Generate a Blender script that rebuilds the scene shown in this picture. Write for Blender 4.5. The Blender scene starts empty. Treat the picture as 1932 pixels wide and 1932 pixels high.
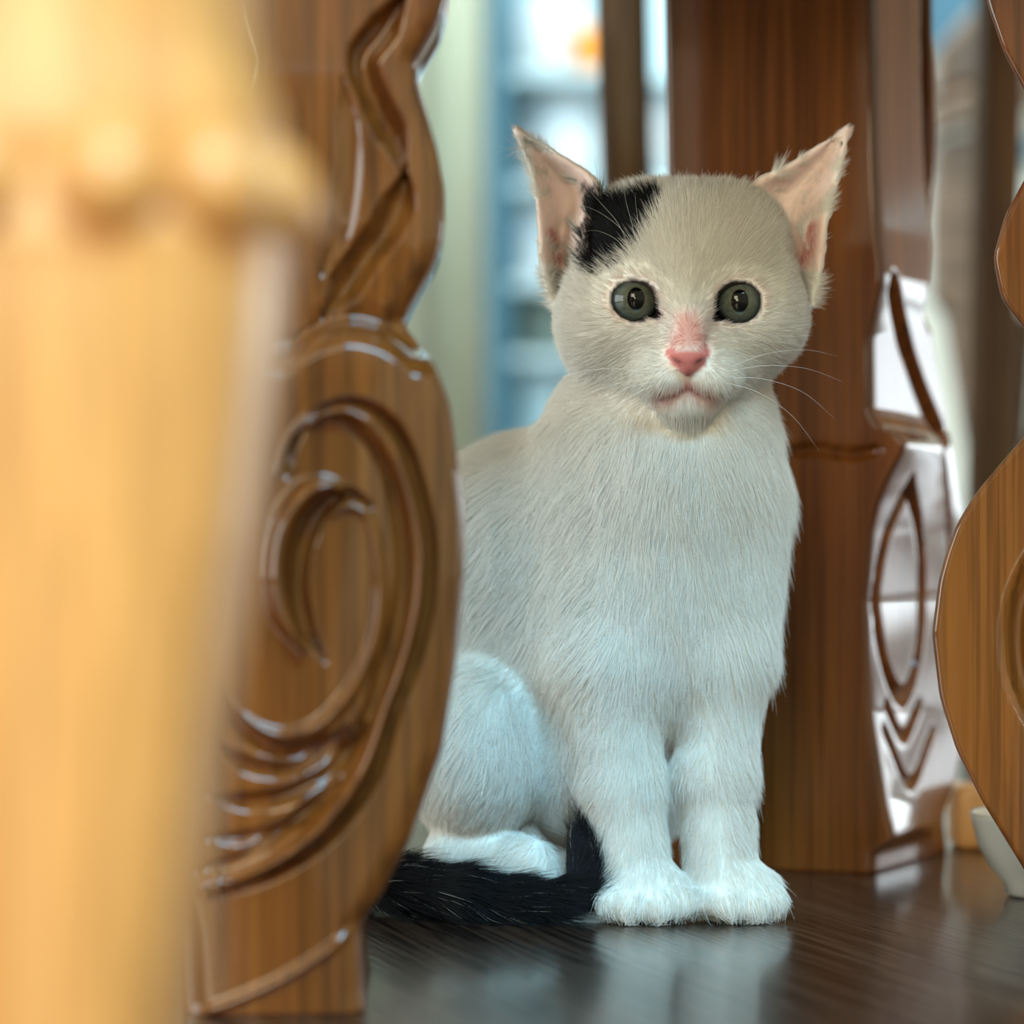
import bpy, math, random
import numpy as np
from mathutils import Vector

random.seed(4)
rng = np.random.default_rng(7)
SC = bpy.context.scene
COL = SC.collection

# ------------------------------------------------------------------ camera
FPX = 5300.0            # focal length in pixels of the 1932 px frame
CAM_H = 0.1168          # lens height above the floor
cam_data = bpy.data.cameras.new('camera')
cam_data.sensor_width = 36.0
cam_data.lens = FPX / 1932.0 * 36.0
cam_data.clip_start = 0.02
cam_data.dof.use_dof = True
cam_data.dof.focus_distance = 0.782
cam_data.dof.aperture_fstop = 6.8
cam = bpy.data.objects.new('camera', cam_data)
cam.location = (0, 0, CAM_H)
cam.rotation_euler = (math.pi / 2, 0, 0)
COL.objects.link(cam)
SC.camera = cam

# ------------------------------------------------------------------ light
world = bpy.data.worlds.new('world')
SC.world = world
world.use_nodes = True
bg = world.node_tree.nodes['Background']
bg.inputs['Color'].default_value = (1.0, 0.93, 0.66, 1)
bg.inputs['Strength'].default_value = 0.90


def area(name, loc, target, sx, sy, power, color):
    l = bpy.data.lights.new(name, 'AREA')
    l.shape = 'RECTANGLE'
    l.size, l.size_y = sx, sy
    l.energy = power
    l.color = color
    o = bpy.data.objects.new(name, l)
    o.location = loc
    d = Vector(target) - Vector(loc)
    o.rotation_euler = d.to_track_quat('-Z', 'Y').to_euler()
    COL.objects.link(o)
    return o


# tall window behind the camera, high up
area('window_light_behind_camera', (0.35, -0.65, 1.60), (0.05, 0.8, 0.05), 1.0, 0.45, 76, (0.28, 0.70, 1.0))
# warm fill added behind the camera, to the left, to brighten the face
area('face_fill_light', (-0.42, -1.3, 0.72), (0.05, 0.8, 0.12), 0.55, 0.9, 25, (1.0, 0.90, 0.64))
# light added at the left for highlights in the carved grooves
area('groove_highlight_light', (-1.5, 0.45, 0.36), (0.0, 0.65, 0.12), 1.4, 0.6, 20, (0.85, 0.97, 1.0))
# daylight of the far end of the room
area('window_light_far_room', (-0.35, 1.7, 2.0), (0.0, 3.0, 0.5), 1.2, 0.8, 125, (0.80, 0.95, 1.0))

SC.cycles.use_adaptive_sampling = True
SC.cycles.adaptive_threshold = 0.03
SC.cycles.max_bounces = 5
SC.cycles.diffuse_bounces = 3
SC.cycles.glossy_bounces = 3
SC.cycles.transmission_bounces = 4
SC.view_settings.view_transform = 'Standard'
SC.view_settings.look = 'None'
SC.view_settings.exposure = 0.0
SC.view_settings.gamma = 1.0
SC.view_settings.use_curve_mapping = False

# ------------------------------------------------------------------ helpers


def W(px, py, D):
    """point seen at photo pixel (px, py) standing D metres in front of the lens"""
    return np.array([(px - 966.0) / FPX * D, D, CAM_H - (py - 966.0) / FPX * D])


def crs(pts, n):
    """Catmull-Rom through pts, n samples, uniform in arc length of the control polygon"""
    P = np.asarray(pts, float)
    Q = np.vstack([2 * P[0] - P[1], P, 2 * P[-1] - P[-2]])
    L = np.r_[0, np.cumsum(np.linalg.norm(np.diff(P, axis=0), axis=1))]
    t = np.linspace(0, L[-1], n)
    i = np.clip(np.searchsorted(L, t, side='right') - 1, 0, len(P) - 2)
    u = ((t - L[i]) / np.maximum(L[i + 1] - L[i], 1e-9))[:, None]
    a, b, c, d = Q[i], Q[i + 1], Q[i + 2], Q[i + 3]
    return 0.5 * (2 * b + (c - a) * u + (2 * a - 5 * b + 4 * c - d) * u * u + (3 * b - a - 3 * c + d) * u ** 3)


def smooth_table(tab, x, width):
    """piecewise linear table, box-smoothed"""
    t = np.asarray(tab, float)
    o = np.argsort(t[:, 0])
    t = t[o]
    acc = 0
    for k in np.linspace(-1, 1, 9):
        acc = acc + np.interp(x + k * width, t[:, 0], t[:, 1])
    return acc / 9


def seg_dist(X, Y, pts):
    """distance of points to a polyline and position along it (0..1)"""
    best = np.full(X.shape, 1e9)
    along = np.zeros(X.shape)
    P = np.asarray(pts, float)
    n = len(P) - 1
    for i in range(n):
        ax, ay = P[i]
        bx, by = P[i + 1]
        dx, dy = bx - ax, by - ay
        L2 = dx * dx + dy * dy + 1e-15
        t = np.clip(((X - ax) * dx + (Y - ay) * dy) / L2, 0, 1)
        d = np.hypot(X - ax - t * dx, Y - ay - t * dy)
        m = d < best
        best[m] = d[m]
        along[m] = (i + t[m]) / n
    return best, along


def mesh_obj(name, verts, faces, mat=None, parent=None, smooth=True):
    me = bpy.data.meshes.new(name)
    verts = np.asarray(verts, np.float32)
    if isinstance(faces, np.ndarray):
        k = faces.shape[1]
        me.vertices.add(len(verts))
        me.vertices.foreach_set('co', verts.ravel())
        me.loops.add(faces.size)
        me.loops.foreach_set('vertex_index', faces.astype(np.int32).ravel())
        me.polygons.add(len(faces))
        me.polygons.foreach_set('loop_start', np.arange(0, faces.size, k, dtype=np.int32))
        me.polygons.foreach_set('loop_total', np.full(len(faces), k, np.int32))
        me.update(calc_edges=True)
    else:
        me.from_pydata([tuple(v) for v in verts], [], faces)
        me.update()
    me.validate()
    if smooth:
        me.polygons.foreach_set('use_smooth', np.ones(len(me.polygons), bool))
    if mat:
        me.materials.append(mat)
    o = bpy.data.objects.new(name, me)
    COL.objects.link(o)
    if parent:
        o.parent = parent
    return o


def loft(rings, closed=True, caps=True):
    """rings: (R, N, 3) -> verts, faces list"""
    R, N, _ = rings.shape
    v = rings.reshape(-1, 3)
    f = []
    last = N if closed else N - 1
    for r in range(R - 1):
        a, b = r * N, (r + 1) * N
        for i in range(last):
            j = (i + 1) % N
            f.append((a + i, a + j, b + j, b + i))
    if caps:
        f.append(tuple(range(N - 1, -1, -1)))
        f.append(tuple((R - 1) * N + i for i in range(N)))
    return v, f


def thing(name, label, cat, loc=(0, 0, 0), group=None):
    o = bpy.data.objects.new(name, None)
    o.empty_display_size = 0.02
    o.location = loc
    COL.objects.link(o)
    tag(o, label, cat, group)
    return o


def tag(o, label=None, cat=None, group=None, kind=None):
    if label:
        o['label'] = label
    if cat:
        o['category'] = cat
    if group:
        o['group'] = group
    if kind:
        o['kind'] = kind
    return o


def child_of(o, root):
    """parent o (built in world coordinates) to root, an empty at root.location"""
    o.parent = root
    o.matrix_parent_inverse.identity()
    o.location = o.location - root.location if o.type != 'MESH' else o.location
    if o.type == 'MESH':
        off = root.location
        me = o.data
        n = len(me.vertices)
        co = np.empty(n * 3, np.float32)
        me.vertices.foreach_get('co', co)
        co = co.reshape(-1, 3) - np.array(off, np.float32)
        me.vertices.foreach_set('co', co.ravel())
        me.update()
    return o


def bevel_box(x0, x1, y0, y1, z0, z1, r=0.004, seg=3):
    """rounded box by a superellipse loft, world coords"""
    cx, cy = (x0 + x1) / 2, (y0 + y1) / 2
    hx, hy = (x1 - x0) / 2, (y1 - y0) / 2
    r = min(r, hx, hy, (z1 - z0) / 2)

    def ring(inset, z):
        pts = []
        for (sx, sy, a0) in ((1, 1, 0), (-1, 1, 90), (-1, -1, 180), (1, -1, 270)):
            for k in range(seg + 1):
                a = math.radians(a0 + 90 * k / seg)
                rr = max(r - inset, 1e-5)
                pts.append((cx + sx * (hx - r) + rr * math.cos(a), cy + sy * (hy - r) + rr * math.sin(a), z))
        return pts
    rings = []
    for k in range(seg + 1):
        a = math.pi / 2 * k / seg
        rings.append(ring(r * (1 - math.sin(a)), z0 + r * (1 - math.cos(a))))
    for k in range(seg + 1):
        a = math.pi / 2 * k / seg
        rings.append(ring(r * (1 - math.cos(a)), z1 - r + r * math.sin(a)))
    return loft(np.array(rings))


# ------------------------------------------------------------------ materials


def new_mat(name):
    m = bpy.data.materials.new(name)
    m.use_nodes = True
    nt = m.node_tree
    b = nt.nodes['Principled BSDF']
    return m, nt, b


def setin(b, **kw):
    for k, v in kw.items():
        k = k.replace('_', ' ')
        if k in b.inputs:
            b.inputs[k].default_value = v


def plain(name, col, rough=0.5, **kw):
    m, nt, b = new_mat(name)
    b.inputs['Base Color'].default_value = (*col, 1)
    b.inputs['Roughness'].default_value = rough
    setin(b, **kw)
    # slight unevenness so that no surface is dead flat
    tc = nt.nodes.new('ShaderNodeTexCoord')
    nz = nt.nodes.new('ShaderNodeTexNoise')
    nz.inputs['Scale'].default_value = 14
    nz.inputs['Detail'].default_value = 2
    mr = nt.nodes.new('ShaderNodeMapRange')
    mr.inputs['To Min'].default_value = 0.9
    mr.inputs['To Max'].default_value = 1.08
    hs = nt.nodes.new('ShaderNodeHueSaturation')
    hs.inputs['Color'].default_value = (*col, 1)
    nt.links.new(tc.outputs['Object'], nz.inputs['Vector'])
    nt.links.new(nz.outputs['Fac'], mr.inputs['Value'])
    nt.links.new(mr.outputs['Result'], hs.inputs['Value'])
    nt.links.new(hs.outputs['Color'], b.inputs['Base Color'])
    return m


def wood(name, dark, mid, light, rough=0.3, coat=0.6, coat_rough=0.12, scale=(60, 60, 4), streak=0.5, rot=None, bump=0.15, pores=0.5, spec=0.3):
    m, nt, b = new_mat(name)
    N, Lk = nt.nodes, nt.links
    tc = N.new('ShaderNodeTexCoord')
    mp = N.new('ShaderNodeMapping')
    mp.inputs['Scale'].default_value = scale
    if rot is not None:
        mp.vector_type = 'TEXTURE'
        mp.inputs['Rotation'].default_value = (0, 0, rot)
        mp.inputs['Scale'].default_value = tuple(1 / c for c in scale)
    Lk.new(tc.outputs['Object'], mp.inputs['Vector'])
    # broad growth rings, bent by noise
    n0 = N.new('ShaderNodeTexNoise')
    n0.inputs['Scale'].default_value = 0.9
    n0.inputs['Detail'].default_value = 1.5
    Lk.new(mp.outputs['Vector'], n0.inputs['Vector'])
    wv = N.new('ShaderNodeTexNoise')
    wv.inputs['Scale'].default_value = 3.2
    wv.inputs['Detail'].default_value = 3
    wv.inputs['Roughness'].default_value = 0.65
    wv.inputs['Distortion'].default_value = 0.6
    Lk.new(mp.outputs['Vector'], wv.inputs['Vector'])
    # fine pores, very long along the grain
    mp2 = N.new('ShaderNodeMapping')
    mp2.inputs['Scale'].default_value = tuple(s * (7 if s > 20 else 2.2) for s in scale)
    if rot is not None:
        mp2.vector_type = 'TEXTURE'
        mp2.inputs['Rotation'].default_value = (0, 0, rot)
        mp2.inputs['Scale'].default_value = tuple(1 / c for c in mp2.inputs['Scale'].default_value)
    Lk.new(tc.outputs['Object'], mp2.inputs['Vector'])
    n2 = N.new('ShaderNodeTexNoise')
    n2.inputs['Scale'].default_value = 1.0
    n2.inputs['Detail'].default_value = 2
    Lk.new(mp2.outputs['Vector'], n2.inputs['Vector'])
    cr = N.new('ShaderNodeValToRGB')
    cr.color_ramp.elements[0].position = 0.30
    cr.color_ramp.elements[0].color = (*dark, 1)
    cr.color_ramp.elements[1].position = 0.72
    cr.color_ramp.elements[1].color = (*light, 1)
    e = cr.color_ramp.elements.new(0.5)
    e.color = (*mid, 1)
    ad = N.new('ShaderNodeMix')
    ad.data_type = 'FLOAT'
    ad.inputs['Factor'].default_value = streak
    Lk.new(n0.outputs['Fac'], ad.inputs['A'])
    Lk.new(wv.outputs['Fac'], ad.inputs['B'])
    Lk.new(ad.outputs['Result'], cr.inputs['Fac'])
    pr = N.new('ShaderNodeValToRGB')
    pr.color_ramp.elements[0].position = 0.40
    pr.color_ramp.elements[0].color = (1 - pores, 1 - pores, 1 - pores, 1)
    pr.color_ramp.elements[1].position = 0.56
    pr.color_ramp.elements[1].color = (1, 1, 1, 1)
    Lk.new(n2.outputs['Fac'], pr.inputs['Fac'])
    mu = N.new('ShaderNodeMix')
    mu.data_type = 'RGBA'
    mu.blend_type = 'MULTIPLY'
    mu.inputs['Factor'].default_value = 1
    Lk.new(cr.outputs['Color'], mu.inputs['A'])
    Lk.new(pr.outputs['Color'], mu.inputs['B'])
    Lk.new(mu.outputs['Result'], b.inputs['Base Color'])
    setin(b, Specular_IOR_Level=spec, Roughness=rough, Coat_Weight=coat, Coat_Roughness=coat_rough)
    bp = N.new('ShaderNodeBump')
    bp.inputs['Strength'].default_value = bump
    bp.inputs['Distance'].default_value = 0.0006
    Lk.new(n2.outputs['Fac'], bp.inputs['Height'])
    Lk.new(bp.outputs['Normal'], b.inputs['Normal'])
    return m


M_STOOL = wood('stool_wood', (0.105, 0.028, 0.003), (0.165, 0.047, 0.006), (0.22, 0.068, 0.010), rough=0.5, coat=0.8, coat_rough=0.06, scale=(70, 70, 4), pores=0.38, spec=0.1)
M_HONEY = wood('honey_wood', (0.52, 0.20, 0.05), (0.64, 0.27, 0.07), (0.72, 0.33, 0.095), rough=0.45, coat=0.4, coat_rough=0.22, scale=(50, 50, 4), pores=0.2)
M_DARKW = wood('dark_chair_wood', (0.035, 0.013, 0.004), (0.075, 0.028, 0.008), (0.12, 0.05, 0.012), rough=0.6, spec=0.08, coat=0.05, scale=(60, 60, 4))
M_BENCH = wood('bench_wood', (0.13, 0.07, 0.04), (0.20, 0.115, 0.07), (0.27, 0.165, 0.11), rough=0.35, coat=0.5, scale=(4, 50, 50))
M_FLOOR = wood('floor_wood', (0.016, 0.008, 0.005), (0.036, 0.019, 0.012), (0.06, 0.034, 0.022), rough=0.30, coat=0.55, coat_rough=0.13, scale=(7, 60, 60), rot=math.radians(-71), bump=0.9, pores=0.85)

# ------------------------------------------------------------------ the room


def quad_sheet(name, pts, mat):
    return tag(mesh_obj(name, pts, [(0, 1, 2, 3)], mat, smooth=False), kind='structure')


v, f = bevel_box(-2.6, 1.82, -1.6, 4.1, -0.03, 0.0, 0.002, 1)
fl = tag(mesh_obj('floor', v, f, M_FLOOR, smooth=False), kind='structure')
fl['label'] = 'dark glossy wooden floor with fine oak grain'
M_WALL = plain('wall_paint', (0.72, 0.70, 0.60), 0.8)
v, f = bevel_box(-2.6, 1.82, 4.0, 4.1, 0.0, 2.6, 0.002, 1)
tag(mesh_obj('wall_back', v, f, M_WALL, smooth=False), kind='structure')
v, f = bevel_box(1.75, 1.82, 3.45, 4.0, 0.0, 2.6, 0.002, 1)
tag(mesh_obj('wall_right', v, f, M_WALL, smooth=False), kind='structure')

# tall daylight window in the right wall
M_FRAME = plain('window_paint', (0.75, 0.75, 0.72), 0.45)
m_pane, nt, b = new_mat('daylight_pane')
b.inputs['Base Color'].default_value = (0.8, 0.85, 0.9, 1)
b.inputs['Emission Color'].default_value = (0.86, 0.95, 1.0, 1)
b.inputs['Emission Strength'].default_value = 6.5
win = thing('window_1', 'tall white framed daylight window in right wall', 'window', (1.78, 2.35, 0.0))
win['kind'] = 'structure'
del win['category']
Y0, Y1, Z0, Z1 = 1.25, 3.45, 0.0, 2.3
for (a, b_, c, d) in ((Y0, Y0 + 0.06, Z0, Z1), (Y1 - 0.06, Y1, Z0, Z1), (Y0 + .06, Y1 - .06, Z0, Z0 + 0.05), (Y0 + .06, Y1 - .06, Z1 - 0.05, Z1), ((Y0 + Y1) / 2 - .025, (Y0 + Y1) / 2 + .025, Z0 + .05, Z1 - .05)):
    v, f = bevel_box(1.75, 1.81, a, b_, c, d, 0.004, 1)
    child_of(mesh_obj('window_frame', v, f, M_FRAME, smooth=False), win)
for (a, b_) in ((Y0 + .06, (Y0 + Y1) / 2 - .025), ((Y0 + Y1) / 2 + .025, Y1 - .06)):
    v, f = bevel_box(1.775, 1.785, a, b_, Z0 + .05, Z1 - .05, 0.001, 1)
    child_of(mesh_obj('pane', v, f, m_pane, smooth=False), win)

M_BLOCKER = plain('blocker_brown', (0.28, 0.13, 0.04), 0.8)  # unseen panel added to cut light and reflection from the upper panes
v, f = bevel_box(1.755, 1.768, Y0 + .061, Y1 - .061, 0.36, Z1 - .051, 0.002, 1)
child_of(mesh_obj('pane_blocker', v, f, M_BLOCKER, smooth=False), win)

# ------------------------------------------------------------------ carved stool


class Face:
    """vertical face through o (xy) running along e (xy); s is metres along e"""

    def __init__(self, o, e):
        self.o = np.array(o, float)
        e = np.array(e, float)
        self.e = e / np.linalg.norm(e)

    def s(self, px):
        kx = (np.asarray(px, float) - 966.0) / FPX
        return (kx * self.o[1] - self.o[0]) / (self.e[0] - kx * self.e[1])

    def z(self, py, s=0.0):
        return CAM_H - (np.asarray(py, float) - 966.0) / FPX * (self.o[1] + s * self.e[1])

    def py(self, z):
        return 966.0 + (CAM_H - z) * FPX / self.o[1]

    def sz(self, pts):
        p = np.asarray(pts, float)
        s = self.s(p[:, 0])
        return np.c_[s, self.z(p[:, 1], s)]


def stroke(face, pts, width_px, depth, kind='groove', taper=True, n=40):
    """carved line: returns function (S, Z) -> height (positive = proud of the face)"""
    P = crs(face.sz(pts), n)
    w = width_px / FPX * face.o[1] / 2

    def fn(S, Z):
        d, a = seg_dist(S, Z, P)
        ww = w * (np.clip(np.sin(np.pi * np.clip(a, 0.02, 0.98)) * 1.6, 0.15, 1) if taper else 1.0)
        q = np.clip(d / ww, 0, 1)
        if kind == 'groove':
            return -depth * (1 - q * q) ** 1.5
        if kind == 'ridge':
            return depth * np.cos(q * np.pi / 2) ** 2
        return 0
    return fn


def carved_leg(name, face, depth, prof_l, prof_r, strokes, top, mat, t_off=None, bevel=0.006, nz=250, ns=100, smooth_px=14):
    """leg with a carved front; prof_* are tables (py, px); depth = inward thickness"""
    zs = np.linspace(0.0, top, nz)
    pys = face.py(zs)
    sl = face.s(smooth_table(prof_l, pys, smooth_px))
    sr = face.s(smooth_table(prof_r, pys, smooth_px))
    u = 0.5 - 0.5 * np.cos(np.pi * np.linspace(0, 1, ns))
    u = 0.55 * np.linspace(0, 1, ns) + 0.45 * u
    S = sl[:, None] + (sr - sl)[:, None] * u[None]
    Z = np.repeat(zs[:, None], ns, 1)
    h = np.zeros_like(S)
    for st in strokes:
        h += st(S, Z)
    edge = np.minimum(S - sl[:, None], sr[:, None] - S)
    q = np.clip(1 - edge / bevel, 0, 1)
    t = bevel * (1 - np.sqrt(1 - q * q)) - h * np.clip(edge / bevel, 0, 1)
    if t_off is not None:
        # the step under the waist is arched across the face
        arch = np.minimum(0.004 * (S * FPX / face.o[1] - 60) ** 2, 55)
        t = t + smooth_table(t_off, pys[:, None] - arch, 8)
    t = np.minimum(t, depth * 0.8)
    inn = np.array([-face.e[1], face.e[0]])      # inward (away from camera)
    side = np.array([0.25, 0.5, 0.75, 0.93])
    rings = []
    for i in range(nz):
        ring = [(S[i, k], t[i, k]) for k in range(ns)]
        t0 = t[i, -1]
        for a in side:
            ring.append((sr[i], t0 + (depth - t0) * a))
        bb = 0.004
        for a in np.linspace(0, 1, 6):
            ring.append((sr[i] - bb + (sl[i] - sr[i] + 2 * bb) * a, depth))
        t0 = t[i, 0]
        for a in side[::-1]:
            ring.append((sl[i], t0 + (depth - t0) * a))
        r = np.array(ring)
        xy = face.o[None] + r[:, :1] * face.e[None] + r[:, 1:] * inn[None]
        rings.append(np.c_[xy, np.full(len(r), zs[i])])
    v, f = loft(np.array(rings))
    return mesh_obj(name, v, f, mat)


STOOL_TOP = 0.32
stool = thing('carved_stool', 'brown varnished wooden stool with scroll carved legs standing over the kitten', 'stool', (0.045, 0.80, 0))

# leg beside the kitten's tail: broad scroll facing the camera
fL = Face(((600 - 966) / FPX * 0.652, 0.652), (1, 0.03))
pr = [(2000, 688), (1905, 690), (1880, 684), (1800, 682), (1746, 680), (1735, 690), (1700, 716), (1590, 775), (1420, 835), (1250, 862), (1100, 876), (990, 878), (880, 867), (800, 856), (760, 850), (700, 827), (650, 803), (612, 775), (595, 758), (580, 764), (540, 785), (480, 820), (440, 835), (400, 840), (330, 840), (250, 825), (170, 803), (120, 789), (95, 784), (75, 790), (40, 810), (0, 832), (-60, 850), (-300, 860)]
pl = [(2000, 345), (1905, 345), (1760, 340), (1600, 310), (1200, 290), (900, 310), (700, 370), (600, 430), (540, 415), (400, 380), (95, 430), (-60, 390), (-300, 380)]
RING = [(522, 900), (545, 835), (590, 790), (645, 775), (695, 795), (738, 845), (765, 905), (783, 975), (791, 1050), (788, 1130), (772, 1210), (751, 1280), (726, 1350), (696, 1430), (656, 1500), (601, 1565), (540, 1612), (470, 1648), (380, 1678)]
CRESC = [(665, 940), (630, 918), (590, 925), (555, 960), (533, 1010), (524, 1070), (526, 1120), (542, 1175), (575, 1228)]
stL = [
    stroke(fL, RING, 50, 0.0042, 'ridge', True, 80),
    stroke(fL, [(x + (18 if y < 1300 else 14), y + (-16 if y < 900 else 18 if y > 1400 else 0)) for x, y in RING], 34, 0.0042, 'groove', True, 80),
    stroke(fL, [(x - 30, y + (10 if y < 900 else -26 if y > 1400 else 0)) for x, y in RING[3:]], 40, 0.0022, 'groove', True, 80),
    stroke(fL, CRESC, 62, 0.0048, 'ridge', True),
    stroke(fL, [(x + 38, y + 16) for x, y in CRESC], 44, 0.0046, 'groove', True),
    stroke(fL, [(600, 1000), (650, 955), (692, 972), (712, 1040), (718, 1120), (705, 1210), (665, 1300), (600, 1370), (520, 1385), (460, 1350), (425, 1300)], 36, 0.0020, 'ridge', True, 60),
    stroke(fL, [(425, 1300), (445, 1355), (490, 1400), (550, 1420), (610, 1405), (655, 1370)], 40, 0.0036),
    stroke(fL, [(410, 1395), (450, 1435), (505, 1452), (570, 1445), (630, 1415), (675, 1365)], 36, 0.0032),
    stroke(fL, [(395, 1500), (450, 1512), (520, 1506), (585, 1480), (640, 1435), (690, 1370)], 40, 0.0032),
    stroke(fL, [(390, 1580), (450, 1582), (520, 1565), (590, 1525), (650, 1465)], 30, 0.0018),
    stroke(fL, [(360, 1915), (440, 1890), (530, 1850), (610, 1800), (680, 1745)], 26, 0.0016, 'ridge', False),
    # upper part: deep flute that turns round the waist
    stroke(fL, [(770, -60), (720, 20), (680, 80), (705, 160), (742, 235), (762, 310)], 70, 0.0065),
    stroke(fL, [(765, 290), (755, 350), (725, 410), (680, 470), (635, 535), (600, 580)], 78, 0.0050),
    stroke(fL, [(640, 120), (655, 260), (640, 400), (600, 500)], 60, 0.0016),
]
toff = [(2000, 0), (1760, 0.0), (1740, 0), (650, 0.0), (630, 0.003), (610, 0.010), (600, 0.020), (588, 0.028), (540, 0.026), (400, 0.024), (-300, 0.022)]
child_of(carved_leg('leg', fL, 0.066, pl, pr, stL, STOOL_TOP, M_STOOL, toff, bevel=0.0065, nz=420, ns=150), stool)

# leg at the right edge of the picture
fR = Face(((2040 - 966) / FPX * 0.77, 0.77), (0.95, -0.31))
pl = [(2000, 1952), (1800, 1952), (1725, 1950), (1705, 1962), (1650, 1932), (1520, 1851), (1420, 1801), (1320, 1770), (1200, 1756), (1100, 1768), (1050, 1781), (990, 1802), (940, 1832), (900, 1862), (820, 1933), (760, 1972), (720, 1984), (680, 1972), (620, 1933), (560, 1887), (480, 1871), (400, 1894), (330, 1932), (290, 1950), (250, 1958), (210, 1950), (170, 1933), (90, 1891), (0, 1861), (-150, 1830), (-400, 1820)]
pr = [(2000, 2330), (1700, 2330), (1200, 2390), (720, 2270), (480, 2330), (250, 2260), (-400, 2330)]
stR = [
    stroke(fR, [(2150, 950), (2060, 960), (1980, 1030), (1930, 1120), (1918, 1210), (1935, 1300), (1990, 1390), (2080, 1460), (2200, 1500)], 60, 0.0045, 'groove', True, 60),
    stroke(fR, [(2120, 1080), (2050, 1110), (2010, 1180), (2015, 1270), (2060, 1330)], 60, 0.0045),
    stroke(fR, [(2250, 1560), (2120, 1560), (2030, 1520), (1980, 1450)], 40, 0.003),
    stroke(fR, [(2050, 300), (2010, 400), (1990, 480), (2020, 580)], 50, 0.004),
]
child_of(carved_leg('leg', fR, 0.05, pl, pr, stR, STOOL_TOP, M_STOOL, None, bevel=0.0022), stool)

# leg behind the kitten: one face in the shade, one turned to the daylight
fB1 = Face((0.1187, 0.905), (0.95, -0.31))        # shaded face, runs to the left (negative s)
fB2 = Face((0.1187, 0.905), (0.46, 0.888))        # daylight face, runs away to the right
nzB = 260
zs = np.linspace(0, STOOL_TOP, nzB)
pys = fB1.py(zs)
xc = smooth_table([(2000, 1645), (1652, 1645), (1600, 1648), (1588, 1690), (1520, 1670), (1350, 1641), (1130, 1632), (1000, 1643), (940, 1658), (890, 1680), (850, 1704), (828, 1712), (812, 1660), (780, 1643), (640, 1640), (580, 1652), (520, 1666), (420, 1655), (300, 1650), (0, 1645), (-600, 1640)], pys, 12)
xf = smooth_table([(2000, 1795), (1650, 1795), (1600, 1790), (1580, 1785), (1500, 1812), (1400, 1832), (1130, 1846), (1000, 1835), (900, 1812), (750, 1790), (600, 1764), (560, 1758), (400, 1768), (200, 1775), (0, 1768), (-600, 1766)], pys, 14)
sc1 = fB1.s(xc)
sf = fB2.s(xf)
LB = 0.0690
n1, n2 = 40, 90
strB = [
    stroke(fB2, [(1712, 915), (1740, 985), (1752, 1080), (1752, 1180), (1738, 1270), (1716, 1315), (1694, 1270), (1680, 1180), (1680, 1080), (1694, 985), (1712, 915)], 40, 0.0050, 'groove', False, 70),
    stroke(fB2, [(1690, 1330), (1712, 1390), (1745, 1330)], 26, 0.003, 'groove', False),
    stroke(fB2, [(1682, 1380), (1715, 1478), (1765, 1380)], 26, 0.003, 'groove', False),
    stroke(fB2, [(1685, 540), (1715, 640), (1745, 740), (1775, 820)], 60, 0.006, 'groove', False),
    stroke(fB2, [(1750, -200), (1752, 100), (1756, 300), (1768, 480), (1756, 590)], 70, 0.007, 'groove', False),
    stroke(fB2, [(1760, 800), (1790, 950), (1800, 1150), (1790, 1350)], 30, 0.004, 'groove', True),
]
strB1 = [stroke(fB1, [(1650, 850), (1600, 858), (1540, 848), (1470, 855), (1400, 850)], 26, 0.004, 'groove', False)]
inn1 = np.array([-fB1.e[1], fB1.e[0]])
inn2 = np.array([-fB2.e[1], fB2.e[0]])
U1 = np.linspace(0, 1, n1)
U2 = np.linspace(0, 1, n2)
S1 = sc1[:, None] - LB + LB * U1[None]
Z1 = np.repeat(zs[:, None], n1, 1)
S2 = sf[:, None] * U2[None]
Z2 = np.repeat(zs[:, None], n2, 1)
h1 = sum(s_(S1, Z1) for s_ in strB1)
h2 = sum(s_(S2 + 0 * Z2, Z2) for s_ in strB)
e2 = np.minimum(S2, sf[:, None] - S2)
bv = 0.006
q2 = np.clip(1 - e2 / bv, 0, 1)
t2 = bv * (1 - np.sqrt(1 - q2 * q2)) * 0.6 - h2 * np.clip(e2 / bv, 0, 1)
rings = []
for i in range(nzB):
    sh = (sc1[i]) * fB1.e                      # the near corner wanders with the profile
    a = fB1.o[None] + S1[i][:, None] * fB1.e[None] - h1[i][:, None] * inn1[None]
    b2 = fB2.o[None] + sh[None] * (1 - U2[:, None]) + S2[i][:, None] * fB2.e[None] + t2[i][:, None] * inn2[None]
    far = b2[-1]
    back_l = a[0] + inn1 * 0.06
    back = np.array([far + (back_l - far) * k for k in (0.08, 0.3, 0.6, 0.9)])
    lft = np.array([back_l + (a[0] - back_l) * k for k in (0.0, 0.5, 0.9)])
    xy = np.vstack([a, b2[1:], back, lft])
    rings.append(np.c_[xy, np.full(len(xy), zs[i])])
v, f = loft(np.array(rings))
child_of(mesh_obj('leg', v, f, M_STOOL), stool)
# square foot block behind that leg
v, f = bevel_box(0.153, 0.172, 0.968, 0.99, 0.0, 0.022, 0.003)
child_of(mesh_obj('foot_block', v, f, M_HONEY), stool)

# fourth leg, behind the broad one
fH = Face((-0.105, 0.885), (1, -0.05))
zz = [(2000, -30), (1500, -36), (1100, -36), (700, -24), (500, -30), (-600, -34)]
pxl = [(a, 966 + FPX * (-0.105 - 0.034 * (-b_ / 36)) / 0.885) for a, b_ in zz]
pxr = [(a, 966 + FPX * (-0.105 + 0.034 * (-b_ / 36)) / 0.885) for a, b_ in zz]
child_of(carved_leg('leg', fH, 0.055, pxl, pxr, [], STOOL_TOP, M_STOOL, None, nz=60, ns=24), stool)

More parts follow.
